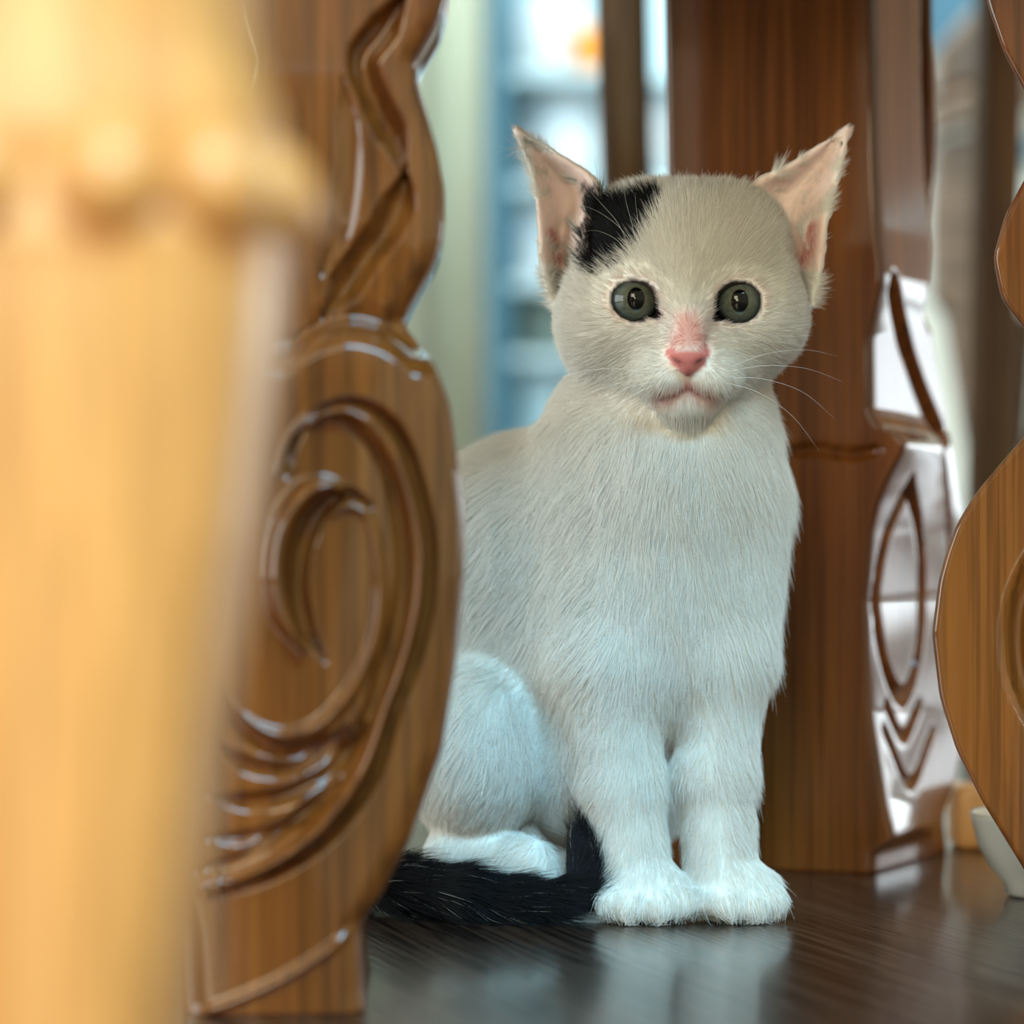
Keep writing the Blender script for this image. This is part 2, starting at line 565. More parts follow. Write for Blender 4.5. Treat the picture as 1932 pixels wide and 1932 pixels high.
# unseen rail added under the seat to keep light off the upper kitten
v, f = bevel_box(-0.012, 0.150, 0.628, 0.650, 0.280, STOOL_TOP, 0.004)
v = v.copy()
v[:, 1] += 0.55 * (v[:, 0] + 0.012)
child_of(mesh_obj('rail', v, f, M_STOOL), stool)

# seat of the stool: round, moulded edge
ang = np.linspace(0, 2 * np.pi, 97)[:-1]
rings = []
for (r, z) in ((0.02, 0.0), (0.172, 0.0), (0.178, 0.003), (0.180, 0.008), (0.176, 0.012), (0.186, 0.016), (0.190, 0.022), (0.186, 0.028), (0.176, 0.032), (0.02, 0.033)):
    rings.append(np.c_[0.035 + (r + 0.015) * np.cos(ang), 0.808 + (r + 0.04) * np.sin(ang), np.full(96, STOOL_TOP - 0.001 + z)])
v, f = loft(np.array(rings))
child_of(mesh_obj('seat', v, f, M_STOOL), stool)

# ------------------------------------------------------------------ foreground table with beaded leg
DF = 0.40
KF = DF / FPX
table = thing('beaded_leg_table', 'honey coloured side table with square tapering legs and a ring of beads', 'table', (-0.0627, DF, 0))


def superring(cx, cy, hw, z, n=64, p=2.9):
    a = np.linspace(0, 2 * np.pi, n + 1)[:-1] + np.pi / 4
    c, s = np.cos(a), np.sin(a)
    r = (np.abs(c) ** p + np.abs(s) ** p) ** (-1 / p)
    hy = 0.35 * hw + 0.65 * 395 * KF          # the legs taper mostly sideways
    return np.c_[cx + hw * r * c, cy + hy * r * s, np.full(n, z)]


AX = (135 - 966) * KF
prof = [(1932 + 620, 185), (2300, 190), (1932, 215), (1800, 234), (1600, 260), (1400, 288), (1200, 322), (1000, 355), (800, 380), (700, 392), (600, 402), (540, 406), (500, 412), (470, 420), (450, 400), (420, 385), (380, 380), (330, 385), (300, 402), (270, 402), (240, 396), (200, 386), (150, 366), (100, 356), (50, 352), (0, 352), (-60, 360), (-140, 385), (-250, 400), (-420, 400)]


def beaded_leg(cx, cy, main):
    py = np.linspace(966 + CAM_H / KF, -420, 170)
    hw = smooth_table(prof, py, 10) * KF
    zs = CAM_H - (py - 966) * KF
    rings = np.array([superring(cx, cy, h, max(z, 0.0)) for h, z in zip(hw, zs)])
    v, f = loft(rings)
    leg = mesh_obj('leg', v, f, M_HONEY)
    child_of(leg, table)
    # ring of beads: four along each face, corners shared
    zb = CAM_H - (385 - 966) * KF
    R = 335 * KF
    base = None
    for k in range(12):
        side, j = divmod(k, 3)
        q = -1 + 2 * j / 3
        x, y = [(q, -1), (1, q), (-q, 1), (-1, -q)][side]
        nn = (abs(x) ** 3.2 + abs(y) ** 3.2) ** (-1 / 3.2)
        x, y = x * nn * 1.1, y * nn * 1.1
        if base is None:
            vv, ff = [], []
            nu, nv = 20, 12
            rr = 104 * KF
            for i in range(nv + 1):
                for jj in range(nu):
                    th, ph = math.pi * i / nv, 2 * math.pi * jj / nu
                    vv.append((rr * math.sin(th) * math.cos(ph), rr * math.sin(th) * math.sin(ph), rr * 1.02 * math.cos(th)))
            for i in range(nv):
                for jj in range(nu):
                    j2 = (jj + 1) % nu
                    ff.append((i * nu + jj, i * nu + j2, (i + 1) * nu + j2, (i + 1) * nu + jj))
            me_o = mesh_obj('bead', vv, ff, M_HONEY, leg)
            base = me_o
            o = me_o
        else:
            o = base.copy()
            COL.objects.link(o)
        o.parent = leg
        o.location = (cx + R * x - table.location.x, cy + R * y - table.location.y, zb)
    return leg


beaded_leg(AX, DF, True)
beaded_leg(AX - 0.42, DF, False)
v, f = bevel_box(AX - 0.46, AX + 0.035, DF - 0.035, DF + 0.035, CAM_H + 1386 * KF - 0.002, CAM_H + 1386 * KF + 0.03, 0.008)
child_of(mesh_obj('rail', v, f, M_HONEY), table)

# ------------------------------------------------------------------ furniture behind
chair = thing('plain_chair', 'dark brown wooden chair with straight legs behind the stool', 'chair', (0.15, 1.28, 0))
for (xa, xb, ya, yb, lean) in ((0.0365, 0.0535, 1.15, 1.19, 0.003), (0.225, 0.245, 1.15, 1.19, -0.003), (0.05, 0.07, 1.40, 1.44, 0.002), (0.235, 0.255, 1.40, 1.44, -0.002)):
    v, f = bevel_box(xa, xb, ya, yb, 0.0, 0.42, 0.003)
    v = v.copy()
    v[:, 0] -= lean * (v[:, 2] - 0.3) / 0.1
    child_of(mesh_obj('leg', v, f, M_DARKW), chair)
v, f = bevel_box(0.02, 0.27, 1.13, 1.46, 0.42, 0.45, 0.008)
child_of(mesh_obj('seat', v, f, M_DARKW), chair)
for ya in (1.40,):
    v, f = bevel_box(0.05, 0.255, ya, ya + 0.025, 0.45, 0.85, 0.006)
    child_of(mesh_obj('backrest', v, f, M_DARKW), chair)

# pale bench at the right
DB = 1.9
KB = DB / FPX
bench = thing('pale_bench', 'pale brown wooden bench with moulded seat edge and square leg', 'bench', (0.45, DB + 0.15, 0))


def prism(name, pts_px, D0, D1, mat, root, skew=0.0):
    n = len(pts_px)
    a = np.array([W(x, y, D0) for x, y in pts_px])
    b_ = a.copy()
    b_[:, 1] = D1
    b_[:, 0] += skew
    v = np.vstack([a, b_])
    f = [tuple(range(n)), tuple(range(2 * n - 1, n - 1, -1))]
    for i in range(n):
        j = (i + 1) % n
        f.append((i, i + n, j + n, j))
    o = mesh_obj(name, v, f, mat, smooth=False)
    bv_ = o.modifiers.new('bevel', 'BEVEL')
    bv_.width = 0.004
    bv_.segments = 2
    return child_of(o, root)


prism('seat', [(1766, 176), (2500, -60), (2500, -420), (1990, -160), (1862, -4), (1768, 92)], DB, DB + 0.30, M_BENCH, bench)
prism('seat_edge', [(1764, 258), (2500, 20), (2500, -56), (1764, 186)], DB - 0.012, DB + 0.30, M_BENCH, bench)
prism('leg', [(1764, 270), (1764, 560), (1790, 590), (1815, 750), (1840, 900), (1860, 1292), (1950, 1292), (1930, 900), (1905, 700), (1890, 560), (1890, 230)], DB + 0.0, DB + 0.035, M_BENCH, bench)
tp = tag(mesh_obj('hanging_board', *bevel_box(0.5, 1.2, 3.96, 4.0, 0.62, 1.3, 0.004), None), 'teal blue board hanging on the back wall above the pale bench', 'board')
tp.data.materials.append(plain('teal_paint', (0.05, 0.16, 0.24), 0.5))
prism('stretcher', [(1930, 870), (2500, 870), (2500, 585), (1930, 585)], DB + 0.02, DB + 0.045, M_DARKW, bench)

# white bowl on the floor behind the right leg
M_WHITE = plain('white_glaze', (0.78, 0.83, 0.85), 0.25, Coat_Weight=0.4)
bx, by = (1972 - 966) / FPX * 0.855, 0.855
rings = []
for (r, z) in ((0.010, 0.0), (0.012, 0.001), (0.0125, 0.004), (0.017, 0.009), (0.0205, 0.016), (0.0225, 0.024), (0.0225, 0.0255), (0.0215, 0.025), (0.019, 0.016), (0.014, 0.009), (0.003, 0.006)):
    rings.append(np.c_[bx + r * np.cos(ang), by + r * np.sin(ang), np.full(96, z)])
v, f = loft(np.array(rings))
bowl = mesh_obj('small_bowl', v, f, M_WHITE)
tag(bowl, 'small white glazed bowl on the floor behind the stool leg', 'bowl')

# ------------------------------------------------------------------ far end of the room (out of focus)
DC = 3.0
M_CURT = plain('curtain_cloth', (0.42, 0.44, 0.33), 0.8)
nx, nz_ = 90, 3
xs = np.linspace(-0.42, W(912, 0, 2.75)[0], nx)
ys = 2.78 + 0.018 * np.sin(xs * 75) + 0.008 * np.sin(xs * 31 + 1)
fr = np.array([[(x, y, z) for x, y in zip(xs, ys)] for z in (0.02, 1.0, 2.2)])
bk = fr + np.array([0, 0.004, 0])
rings = np.concatenate([fr, bk[:, ::-1]], axis=1)
v, f = loft(rings)
tag(mesh_obj('curtain', v, f, M_CURT), 'sage green curtain hanging in soft folds at the far end of the room', 'curtain')

M_PALE = plain('pale_blue_glaze', (0.50, 0.66, 0.70), 0.4)
M_BLUE = plain('blue_paint', (0.055, 0.19, 0.26), 0.5)
x0, x1 = W(915, 0, DC)[0], 0.24
v, f = bevel_box(x0, x0 + 0.026, DC, DC + 0.25, 0, 2.2, 0.003)
tag(mesh_obj('blue_post', v, f, M_BLUE, smooth=False), 'tall blue painted post beside the shelves with pots', 'post')
v, f = bevel_box(x0 + 0.0265, x1, DC + 0.235, DC + 0.25, 0, 2.2, 0.003)
tag(mesh_obj('wall_partition', v, f, M_PALE, smooth=False), kind='structure')
BZ = [W(0, 830, DC)[2], W(0, 665, DC)[2], W(0, 525, DC)[2], W(0, 340, DC)[2], W(0, 130, DC)[2]]
for z, lb in zip(BZ, ('pale shelf board under the pale blue pot', 'pale shelf board under the dark grey green pot', 'pale shelf board under the slim white pot', 'pale shelf board under the wide white pot', 'pale shelf board under the orange ball')):
    v, f = bevel_box(x0 + 0.0265, x1, DC, DC + 0.235, z - 0.012, z, 0.002)
    tag(mesh_obj('wall_shelf', v, f, M_PALE, smooth=False), lb, 'shelf', 'shelf boards at the far end of the room')


def pot(name, px, base_z, rad, height, mat, label, cat, bulge=1.0, dy=0.09):
    cx = W(px, 0, DC + dy)[0]
    cy = DC + dy
    rings = []
    for k in range(13):
        t = k / 12
        r = rad * (0.55 + 0.45 * math.sin(math.pi * (0.12 + 0.72 * t)) ** bulge)
        rings.append(np.c_[cx + r * np.cos(ang), cy + r * np.sin(ang), np.full(96, base_z + height * t)])
    rings.append(np.c_[cx + 0.5 * rad * np.cos(ang), cy + 0.5 * rad * np.sin(ang), np.full(96, base_z + height * 0.99)])
    v, f = loft(np.array(rings))
    return tag(mesh_obj(name, v, f, mat), label, cat)


M_GREY = plain('grey_glaze', (0.20, 0.24, 0.20), 0.5)
M_ORNG = plain('orange_skin', (0.85, 0.28, 0.02), 0.5)
pot('pot', 1014, BZ[0], 0.026, 0.080, M_PALE, 'pale blue pot on the lowest shelf board beside the blue post', 'pot')
pot('pot', 1024, BZ[1], 0.032, 0.070, M_GREY, 'dark grey green pot on a shelf beside the blue post', 'pot')
pot('pot', 1008, BZ[2], 0.024, 0.088, M_WHITE, 'slim white pot on the shelf above the grey green pot', 'pot', 1.0)
pot('pot', 1065, BZ[3], 0.046, 0.108, M_WHITE, 'wide white pot on the shelf below the orange ball', 'pot')
pot('pot', 1034, BZ[4], 0.038, 0.090, M_WHITE, 'white pot standing between the orange ball and the blue post', 'pot')
pot('orange_ball', 1122, BZ[4], 0.026, 0.052, M_ORNG, 'small orange ball on the topmost shelf board', 'ball', 1.0, 0.05)
pot('pot', 1205, BZ[3], 0.026, 0.105, M_WHITE, 'tall narrow white pot beside the wide white pot', 'pot', 1.0, 0.05)
pot('pot', 1195, BZ[4] + 0.0, 0.018, 0.12, M_WHITE, 'thin white pot beyond the orange ball on the topmost shelf', 'pot', 1.0, 0.14)

#KITTEN
# ------------------------------------------------------------------ the kitten
KC = 0.8 / FPX                      # metres per photo pixel at the kitten
kit = thing('kitten', 'white kitten with a black patch by one ear and a black tail, sitting upright', 'cat', (0.045, 0.83, 0))


def C(px, py, dy):
    return W(px, py, 0.8 + dy * KC)


LO = np.array([-0.085, 0.735, -0.004])
HI = np.array([0.104, 0.945, 0.236])
RES = 0.00125
NG = np.ceil((HI - LO) / RES).astype(int) + 1
gx = (LO[0] + RES * np.arange(NG[0])).astype(np.float32)
gy = (LO[1] + RES * np.arange(NG[1])).astype(np.float32)
gz = (LO[2] + RES * np.arange(NG[2])).astype(np.float32)
SD = np.full(tuple(NG), 0.03, np.float32)


def sub(lo, hi):
    i0 = np.clip(np.floor((lo - LO) / RES).astype(int), 0, NG - 1)
    i1 = np.clip(np.ceil((hi - LO) / RES).astype(int) + 1, 1, NG)
    sl = tuple(slice(a, b) for a, b in zip(i0, i1))
    return sl, gx[sl[0]][:, None, None], gy[sl[1]][None, :, None], gz[sl[2]][None, None, :]


def smin(a, b, k):
    h = np.maximum(k - np.abs(a - b), 0) / k
    return np.minimum(a, b) - h * h * k * 0.25


def put(sl, d, k, op):
    cur = SD[sl]
    if op == 'add':
        SD[sl] = smin(cur, d, k)
    else:
        SD[sl] = -smin(-cur, d, k)


def ell(px, py, dy, rx, ry, rz, k=60, op='add', roll=0.0, yaw=0.0):
    c = C(px, py, dy)
    s = KC * (0.8 + dy * KC) / 0.8
    r = np.array([rx, ry, rz]) * s
    kk = max(k * KC, 1e-5)
    m = r.max() + kk + 0.006
    sl, X, Y, Z = sub(c - m, c + m)
    x, y, z = X - c[0], Y - c[1], Z - c[2]
    if yaw:
        ca, sa = math.cos(yaw), math.sin(yaw)
        x, y = ca * x + sa * y, -sa * x + ca * y
    if roll:
        ca, sa = math.cos(roll), math.sin(roll)
        x, z = ca * x + sa * z, -sa * x + ca * z
    k0 = np.sqrt((x / r[0]) ** 2 + (y / r[1]) ** 2 + (z / r[2]) ** 2)
    k1 = np.sqrt((x / r[0] ** 2) ** 2 + (y / r[1] ** 2) ** 2 + (z / r[2] ** 2) ** 2) + 1e-9
    put(sl, (k0 * (k0 - 1) / k1).astype(np.float32), kk, op)


def cone(a, b, ra, rb, k=60, op='add'):
    A, B = C(*a), C(*b)
    sa, sb = KC * A[1] / 0.8, KC * B[1] / 0.8
    ra, rb = ra * sa, rb * sb
    kk = max(k * KC, 1e-5)
    m = max(ra, rb) + kk + 0.006
    sl, X, Y, Z = sub(np.minimum(A, B) - m, np.maximum(A, B) + m)
    d = B - A
    L2 = float(d @ d)
    t = np.clip(((X - A[0]) * d[0] + (Y - A[1]) * d[1] + (Z - A[2]) * d[2]) / L2, 0, 1)
    q = np.sqrt((X - A[0] - t * d[0]) ** 2 + (Y - A[1] - t * d[1]) ** 2 + (Z - A[2] - t * d[2]) ** 2) - (ra + t * (rb - ra))
    put(sl, q.astype(np.float32), kk, op)


def chain(pts, radii, k=40):
    for i in range(len(pts) - 1):
        cone(pts[i], pts[i + 1], radii[i], radii[i + 1], k)


# --- trunk
ell(900, 1255, 430, 240, 240, 290, 80)                       # rump
ell(970, 1060, 330, 175, 210, 205, 110)                      # back
cone((1200, 850, 190), (1010, 1010, 320), 130, 165, 110)     # withers to back
cone((1285, 700, 110), (1270, 860, 120), 135, 165, 90)       # neck
ell(1230, 790, 170, 190, 130, 125, 80)
ell(1352, 805, 165, 96, 110, 120, 80)
ell(1275, 965, 105, 178, 145, 225, 90)                       # chest
ell(1265, 1180, 140, 165, 140, 200, 90)                      # belly between the forelegs
cone((1135, 960, 160), (1150, 1250, 100), 118, 96, 80)       # near shoulder
cone((1392, 960, 150), (1370, 1230, 95), 84, 72, 80)         # far shoulder
ell(1085, 1180, 250, 150, 150, 230, 90)                      # flank
# --- hind leg
ell(1075, 1400, 215, 100, 130, 190, 60)
ell(900, 1410, 205, 138, 165, 182, 40)                       # thigh
cone((850, 1600, 150), (1000, 1620, 105), 44, 40, 30)
cone((840, 1680, 140), (1020, 1670, 100), 46, 44, 30)
ell(1020, 1655, 90, 36, 40, 44, 22)
# --- fore legs
cone((1150, 1250, 95), (1172, 1480, 80), 98, 74, 50)
cone((1172, 1480, 80), (1195, 1640, 62), 74, 66, 30)
ell(1213, 1682, 45, 88, 72, 56, 30)
for p in ((1152, 1702, 2, 36), (1192, 1710, -18, 38), (1240, 1711, -20, 38), (1282, 1702, 0, 36)):
    ell(p[0], p[1], p[2], p[3] * 0.95, p[3] * 1.1, p[3] * 0.86, 14)
cone((1370, 1230, 95), (1350, 1450, 88), 74, 68, 50)
cone((1350, 1450, 88), (1360, 1630, 70), 68, 64, 30)
ell(1393, 1680, 52, 80, 70, 54, 30)
for p in ((1338, 1700, 12, 33), (1374, 1708, -10, 35), (1418, 1708, -10, 35), (1452, 1698, 8, 33)):
    ell(p[0], p[1], p[2], p[3] * 0.95, p[3] * 1.1, p[3] * 0.86, 14)
# --- tail
TAIL = [(600, 1640, 330), (680, 1655, 170), (760, 1668, 60), (860, 1682, 20), (960, 1700, 5), (1040, 1706, 0), (1085, 1685, 12), (1098, 1640, 30), (1092, 1604, 45)]
TR = [44, 42, 40, 38, 36, 33, 28, 22, 12]
chain(TAIL, TR, 18)
# --- head
ell(1287, 548, 75, 208, 210, 185, 60)
ell(1290, 455, 45, 165, 150, 96, 60)
ell(1205, 440, 80, 90, 120, 82, 50)
ell(1378, 440, 80, 90, 120, 82, 50)
ell(1154, 612, 55, 106, 130, 100, 60)
ell(1420, 604, 55, 102, 130, 92, 60)
ell(1296, 690, 0, 118, 112, 82, 50)
ell(1255, 712, -90, 56, 54, 42, 28)
ell(1342, 712, -90, 54, 54, 42, 28)
ell(1296, 762, -66, 56, 46, 34, 24)
cone((1296, 530, -100), (1298, 650, -150), 44, 27, 40)
ell(1298, 668, -158, 36, 22, 22, 14)
ell(1298, 690, -150, 16, 18, 18, 10)


# --- ears: bent sheets between an outer and an inner edge
def ear(outer, inner, bulge):
    n = 46
    O = crs([C(*p) for p in outer], n)
    I = crs([C(*p) for p in inner], n)
    pts, rad = [], []
    for i in range(n):
        v_ = i / (n - 1)
        w = np.linalg.norm(O[i] - I[i])
        m = max(4, int(w / 0.0009))
        for u in np.linspace(0, 1, m):
            p = O[i] * (1 - u) + I[i] * u
            p = p + np.array([0, 1, 0.15]) * bulge * KC * math.sin(math.pi * u) * (1 - v_) ** 0.7
            pts.append(p)
            rad.append(0.00135 - 0.0003 * v_ - 0.0002 * abs(2 * u - 1) ** 4)
    return np.array(pts), np.array(rad)


earL = ear([(1045, 580, 70), (1024, 500, 45), (1021, 430, 42), (1007, 340, 55), (974, 247, 75)],
           [(1118, 535, -55), (1104, 440, -25), (1128, 352, 30), (1054, 293, 58), (976, 245, 75)], 135)
earR = ear([(1535, 575, 70), (1547, 500, 45), (1557, 420, 42), (1580, 330, 55), (1602, 245, 75)],
           [(1478, 535, -55), (1448, 440, -25), (1418, 358, 32), (1500, 308, 60), (1600, 243, 75)], 135)
for pts_, rad_ in (earL, earR):
    for p, r in zip(pts_, rad_):
        m = r + 0.0035
        sl, X, Y, Z = sub(p - m, p + m)
        d = np.sqrt((X - p[0]) ** 2 + (Y - p[1]) ** 2 + (Z - p[2]) ** 2) - r
        put(sl, d.astype(np.float32), 0.0012, 'add')

# --- eye openings, mouth line, nostrils
EYES = [(1198, 567, -66, 0.20), (1392, 571, -66, -0.20)]
EYE_R = 49
for ex, ey, ed, tilt in EYES:
    ell(ex, ey, ed - 60, 41, 95, 35.5, 8, 'sub', roll=-tilt)
ell(1233, 590, -110, 14, 40, 10, 6, 'sub', roll=-0.5)
ell(1359, 594, -110, 14, 40, 10, 6, 'sub', roll=0.5)
for (a, b_, r) in (((1298, 708, -165), (1297, 735, -150), 4.5), ((1297, 735, -148), (1268, 748, -140), 5), ((1268, 748, -140), (1236, 753, -118), 4.5), ((1297, 735, -148), (1322, 745, -140), 5), ((1322, 745, -140), (1348, 752, -118), 4.5)):
    cone(a, b_, r, r, 7, 'sub')
ell(1277, 680, -176, 9, 12, 5, 5, 'sub', roll=-0.5)
ell(1320, 680, -176, 9, 12, 5, 5, 'sub', roll=0.5)


# --- surface nets
def surface_nets(S, lo, res):
    ins = S < 0
    nx, ny, nz = S.shape
    cs = [(i, j, k) for i in (0, 1) for j in (0, 1) for k in (0, 1)]
    cnt = np.zeros((nx - 1, ny - 1, nz - 1), np.int8)
    for i, j, k in cs:
        cnt += ins[i:nx - 1 + i, j:ny - 1 + j, k:nz - 1 + k]
    cells = np.argwhere((cnt > 0) & (cnt < 8))
    idx = np.full(cnt.shape, -1, np.int32)
    idx[tuple(cells.T)] = np.arange(len(cells))
    val = {c: S[cells[:, 0] + c[0], cells[:, 1] + c[1], cells[:, 2] + c[2]] for c in cs}
    acc = np.zeros((len(cells), 3))
    num = np.zeros(len(cells))
    for a in cs:
        for ax in range(3):
            if a[ax]:
                continue
            b_ = list(a)
            b_[ax] = 1
            b_ = tuple(b_)
            va, vb = val[a], val[b_]
            m = (va < 0) != (vb < 0)
            t = va[m] / (va[m] - vb[m])
            p = np.tile(np.array(a, float), (m.sum(), 1))
            p[:, ax] += t
            acc[m] += p
            num[m] += 1
    V = lo + res * (cells + acc / num[:, None])
    F = []
    for ax in range(3):
        b1, b2 = [(1, 2), (2, 0), (0, 1)][ax]
        s0 = [slice(None)] * 3
        s1 = [slice(None)] * 3
        s0[ax] = slice(0, -1)
        s1[ax] = slice(1, None)
        A, B = ins[tuple(s0)], ins[tuple(s1)]
        e = np.argwhere(A != B)
        ok = (e[:, b1] > 0) & (e[:, b2] > 0) & (e[:, b1] < S.shape[b1] - 1) & (e[:, b2] < S.shape[b2] - 1)
        e = e[ok]
        fl = A[tuple(e.T)]

        def cell(o1, o2):
            c = e.copy()
            c[:, b1] -= o1
            c[:, b2] -= o2
            return idx[tuple(c.T)]
        q = np.c_[cell(1, 1), cell(0, 1), cell(0, 0), cell(1, 0)]
        q[~fl] = q[~fl][:, ::-1]
        F.append(q)
    return V, np.vstack(F)


V, F = surface_nets(SD, LO, RES)
V[:, 2] = np.maximum(V[:, 2], 0.0004)
# keep the largest connected piece only
lab = np.arange(len(V))
for _ in range(400):
    new = lab.copy()
    mn = lab[F].min(axis=1)
    for c in range(4):
        np.minimum.at(new, F[:, c], mn)
    new = new[new]
    if (new == lab).all():
        break
    lab = new
main = np.bincount(lab).argmax()
keep = lab == main
remap = np.cumsum(keep) - 1
F = remap[F[keep[F[:, 0]]]]
V = V[keep]
# light Laplacian smoothing
E = np.vstack([F[:, [0, 1]], F[:, [1, 2]], F[:, [2, 3]], F[:, [3, 0]]])
for it in range(3):
    acc = np.zeros_like(V)
    num = np.zeros(len(V))
    np.add.at(acc, E[:, 0], V[E[:, 1]])
    np.add.at(acc, E[:, 1], V[E[:, 0]])
    np.add.at(num, E[:, 0], 1)
    np.add.at(num, E[:, 1], 1)
    V = V + 0.45 * (acc / num[:, None] - V)


def vnormals(V, F):
    n = np.cross(V[F[:, 2]] - V[F[:, 0]], V[F[:, 3]] - V[F[:, 1]])
    out = np.zeros_like(V)
    for c in range(4):
        np.add.at(out, F[:, c], n)
    return out / (np.linalg.norm(out, axis=1, keepdims=True) + 1e-12), np.linalg.norm(n, axis=1) / 2


VN, FA = vnormals(V, F)


def proj(P):
    return 966 + P[:, 0] / P[:, 1] * FPX, 966 - (P[:, 2] - CAM_H) / P[:, 1] * FPX


def poly_sd(x, y, poly):
    """signed distance to a polygon (negative inside)"""
    P = np.asarray(poly, float)
    d, _ = seg_dist(x, y, np.vstack([P, P[:1]]))
    inside = np.zeros(x.shape, bool)
    j = len(P) - 1
    for i in range(len(P)):
        c = ((P[i, 1] > y) != (P[j, 1] > y)) & (x < (P[j, 0] - P[i, 0]) * (y - P[i, 1]) / (P[j, 1] - P[i, 1] + 1e-12) + P[i, 0])
        inside ^= c
        j = i
    return np.where(inside, -d, d)


def sstep(a, b, x):
    t = np.clip((x - a) / (b - a), 0, 1)
    return t * t * (3 - 2 * t)


PATCH = [(1096, 345), (1118, 352), (1140, 376), (1185, 372), (1236, 358), (1252, 382), (1236, 415), (1205, 455), (1175, 490), (1118, 520), (1092, 505), (1094, 440), (1104, 400)]
NOSE = [(1254, 664), (1262, 655), (1280, 662), (1298, 664), (1318, 662), (1334, 653), (1341, 664), (1330, 688), (1312, 702), (1298, 714), (1284, 703), (1266, 686)]
BRIDGE = [(1262, 658), (1272, 625), (1282, 592), (1312, 592), (1330, 625), (1336, 658)]
MOUTH = [(1246, 751), (1270, 746), (1297, 731), (1322, 743), (1343, 750)]
tail_line = crs([C(*p) for p in TAIL], 120)
ear_pts = np.vstack([earL[0][::6], earR[0][::6]])


def near(P, Q, chunk=20000):
    out = np.empty(len(P))
    arg = np.empty(len(P), int)
    for i in range(0, len(P), chunk):
        d = ((P[i:i + chunk, None, :] - Q[None]) ** 2).sum(2)
        arg[i:i + chunk] = d.argmin(1)
        out[i:i + chunk] = np.sqrt(d.min(1))
    return out, arg


def masks(P, N):
    px, py = proj(P)
    front = P[:, 1] < 0.8 + 95 * KC
    head = py < 800
    m = {}
    jit = 7 * np.sin(px * 0.31 + py * 0.17) + 5 * np.sin(px * 0.57 - py * 0.43)
    m['patch'] = np.where(front & head, sstep(7, -7, poly_sd(px, py, PATCH) + 0.5 * jit), 0)
    m['nose'] = np.where(front & head, sstep(2, -2, poly_sd(px, py, NOSE)), 0)
    m['bridge'] = np.where(front & head, sstep(16, -14, poly_sd(px, py, BRIDGE)), 0)
    dm, _ = seg_dist(px, py, MOUTH)
    dm2, _ = seg_dist(px, py, [(1298, 708), (1297, 735)])
    m['mouth'] = np.where(front & head, np.maximum(np.exp(-(dm / 6) ** 2), np.exp(-(dm2 / 4) ** 2)), 0)
    m['lip'] = np.where(front & head, np.exp(-(dm / 14) ** 2), 0)
    eye = np.full(len(P), 9.0)
    for ex, ey, ed, tilt in EYES:
        ca, sa = math.cos(tilt), math.sin(tilt)
        dx, dz = px - ex, -(py - ey)
        a = ca * dx - sa * dz
        b_ = sa * dx + ca * dz
        eye = np.minimum(eye, np.sqrt((a / 41) ** 2 + (b_ / 35.5) ** 2))
    for (cx_, cy_) in ((1240, 594), (1353, 598)):
        eye = np.minimum(eye, 0.95 + np.hypot((px - cx_) / 60, (py - cy_) / 50))
    m['eye'] = np.where(front & head, eye, 9.0)
    td, ta = near(P, tail_line)
    m['tail_d'], m['tail_a'] = td, ta
    return px, py, m


px, py, MK = masks(V, VN)
ed, ea = near(V, ear_pts)
is_ear = (ed < 0.0030) & (py < 515)
inner_f = (is_ear & (VN[:, 1] < 0.0)).astype(float)
ncnt = np.bincount(E.ravel(), minlength=len(V))
for _ in range(12):
    inner_f = (np.bincount(E[:, 0], inner_f[E[:, 1]], len(V)) + np.bincount(E[:, 1], inner_f[E[:, 0]], len(V))) / ncnt
inner_ear = is_ear & (inner_f > 0.5)
tail_zone = (MK['tail_d'] < 0.0085) & (py > 1560) & ((MK['tail_a'] < 104) | (px > 1066))
hind_white = (px > 700) & (py < 1640) & (MK['tail_d'] > 0.0066)
is_tail = tail_zone & ~((MK['tail_d'] > 0.0068))

WHITE = np.array([0.83, 0.80, 0.74])
BLACK = np.array([0.006, 0.006, 0.007])
PINK = np.array([0.62, 0.25, 0.22])
SKIN = np.array([0.84, 0.60, 0.53])
col = np.tile(WHITE, (len(V), 1))


def blend(c, w):
    global col
    w = np.clip(w, 0, 1)[:, None]
    col = col * (1 - w) + np.asarray(c) * w


blend(SKIN, 0.75 * sstep(0.35, 0.75, inner_f))
dl, _ = seg_dist(px, py, [(1040, 440), (1050, 465), (1055, 490)])
blend((0.42, 0.12, 0.10), inner_ear * np.exp(-(dl / 11) ** 2))
dl, _ = seg_dist(px, py, [(1528, 430), (1525, 470), (1512, 498)])
blend((0.52, 0.17, 0.15), inner_ear * np.exp(-(dl / 15) ** 2))
blend(SKIN, 0.45 * np.exp(-((MK['eye'] - 1.0) / 0.35) ** 2) * (MK['eye'] < 8))
blend((0.035, 0.022, 0.022), sstep(1.19, 1.11, MK['eye']))
blend((0.68, 0.33, 0.28), 0.9 * MK['bridge'])
blend((0.66, 0.22, 0.20), MK['nose'])
for cx_, cy_, sg in ((1278, 681, 1), (1319, 681, -1)):
    w = np.exp(-((px - cx_) / 9) ** 2 - ((py - cy_ - sg * 0.4 * (px - cx_)) / 4.5) ** 2)
    blend((0.10, 0.015, 0.02), 0.9 * w * (py < 720) * (V[:, 1] < 0.8))
blend((0.60, 0.28, 0.26), 0.8 * MK['lip'])
blend((0.28, 0.06, 0.06), 0.9 * MK['mouth'])
blend(BLACK, MK['patch'])
blend(BLACK, is_tail * 1.0)

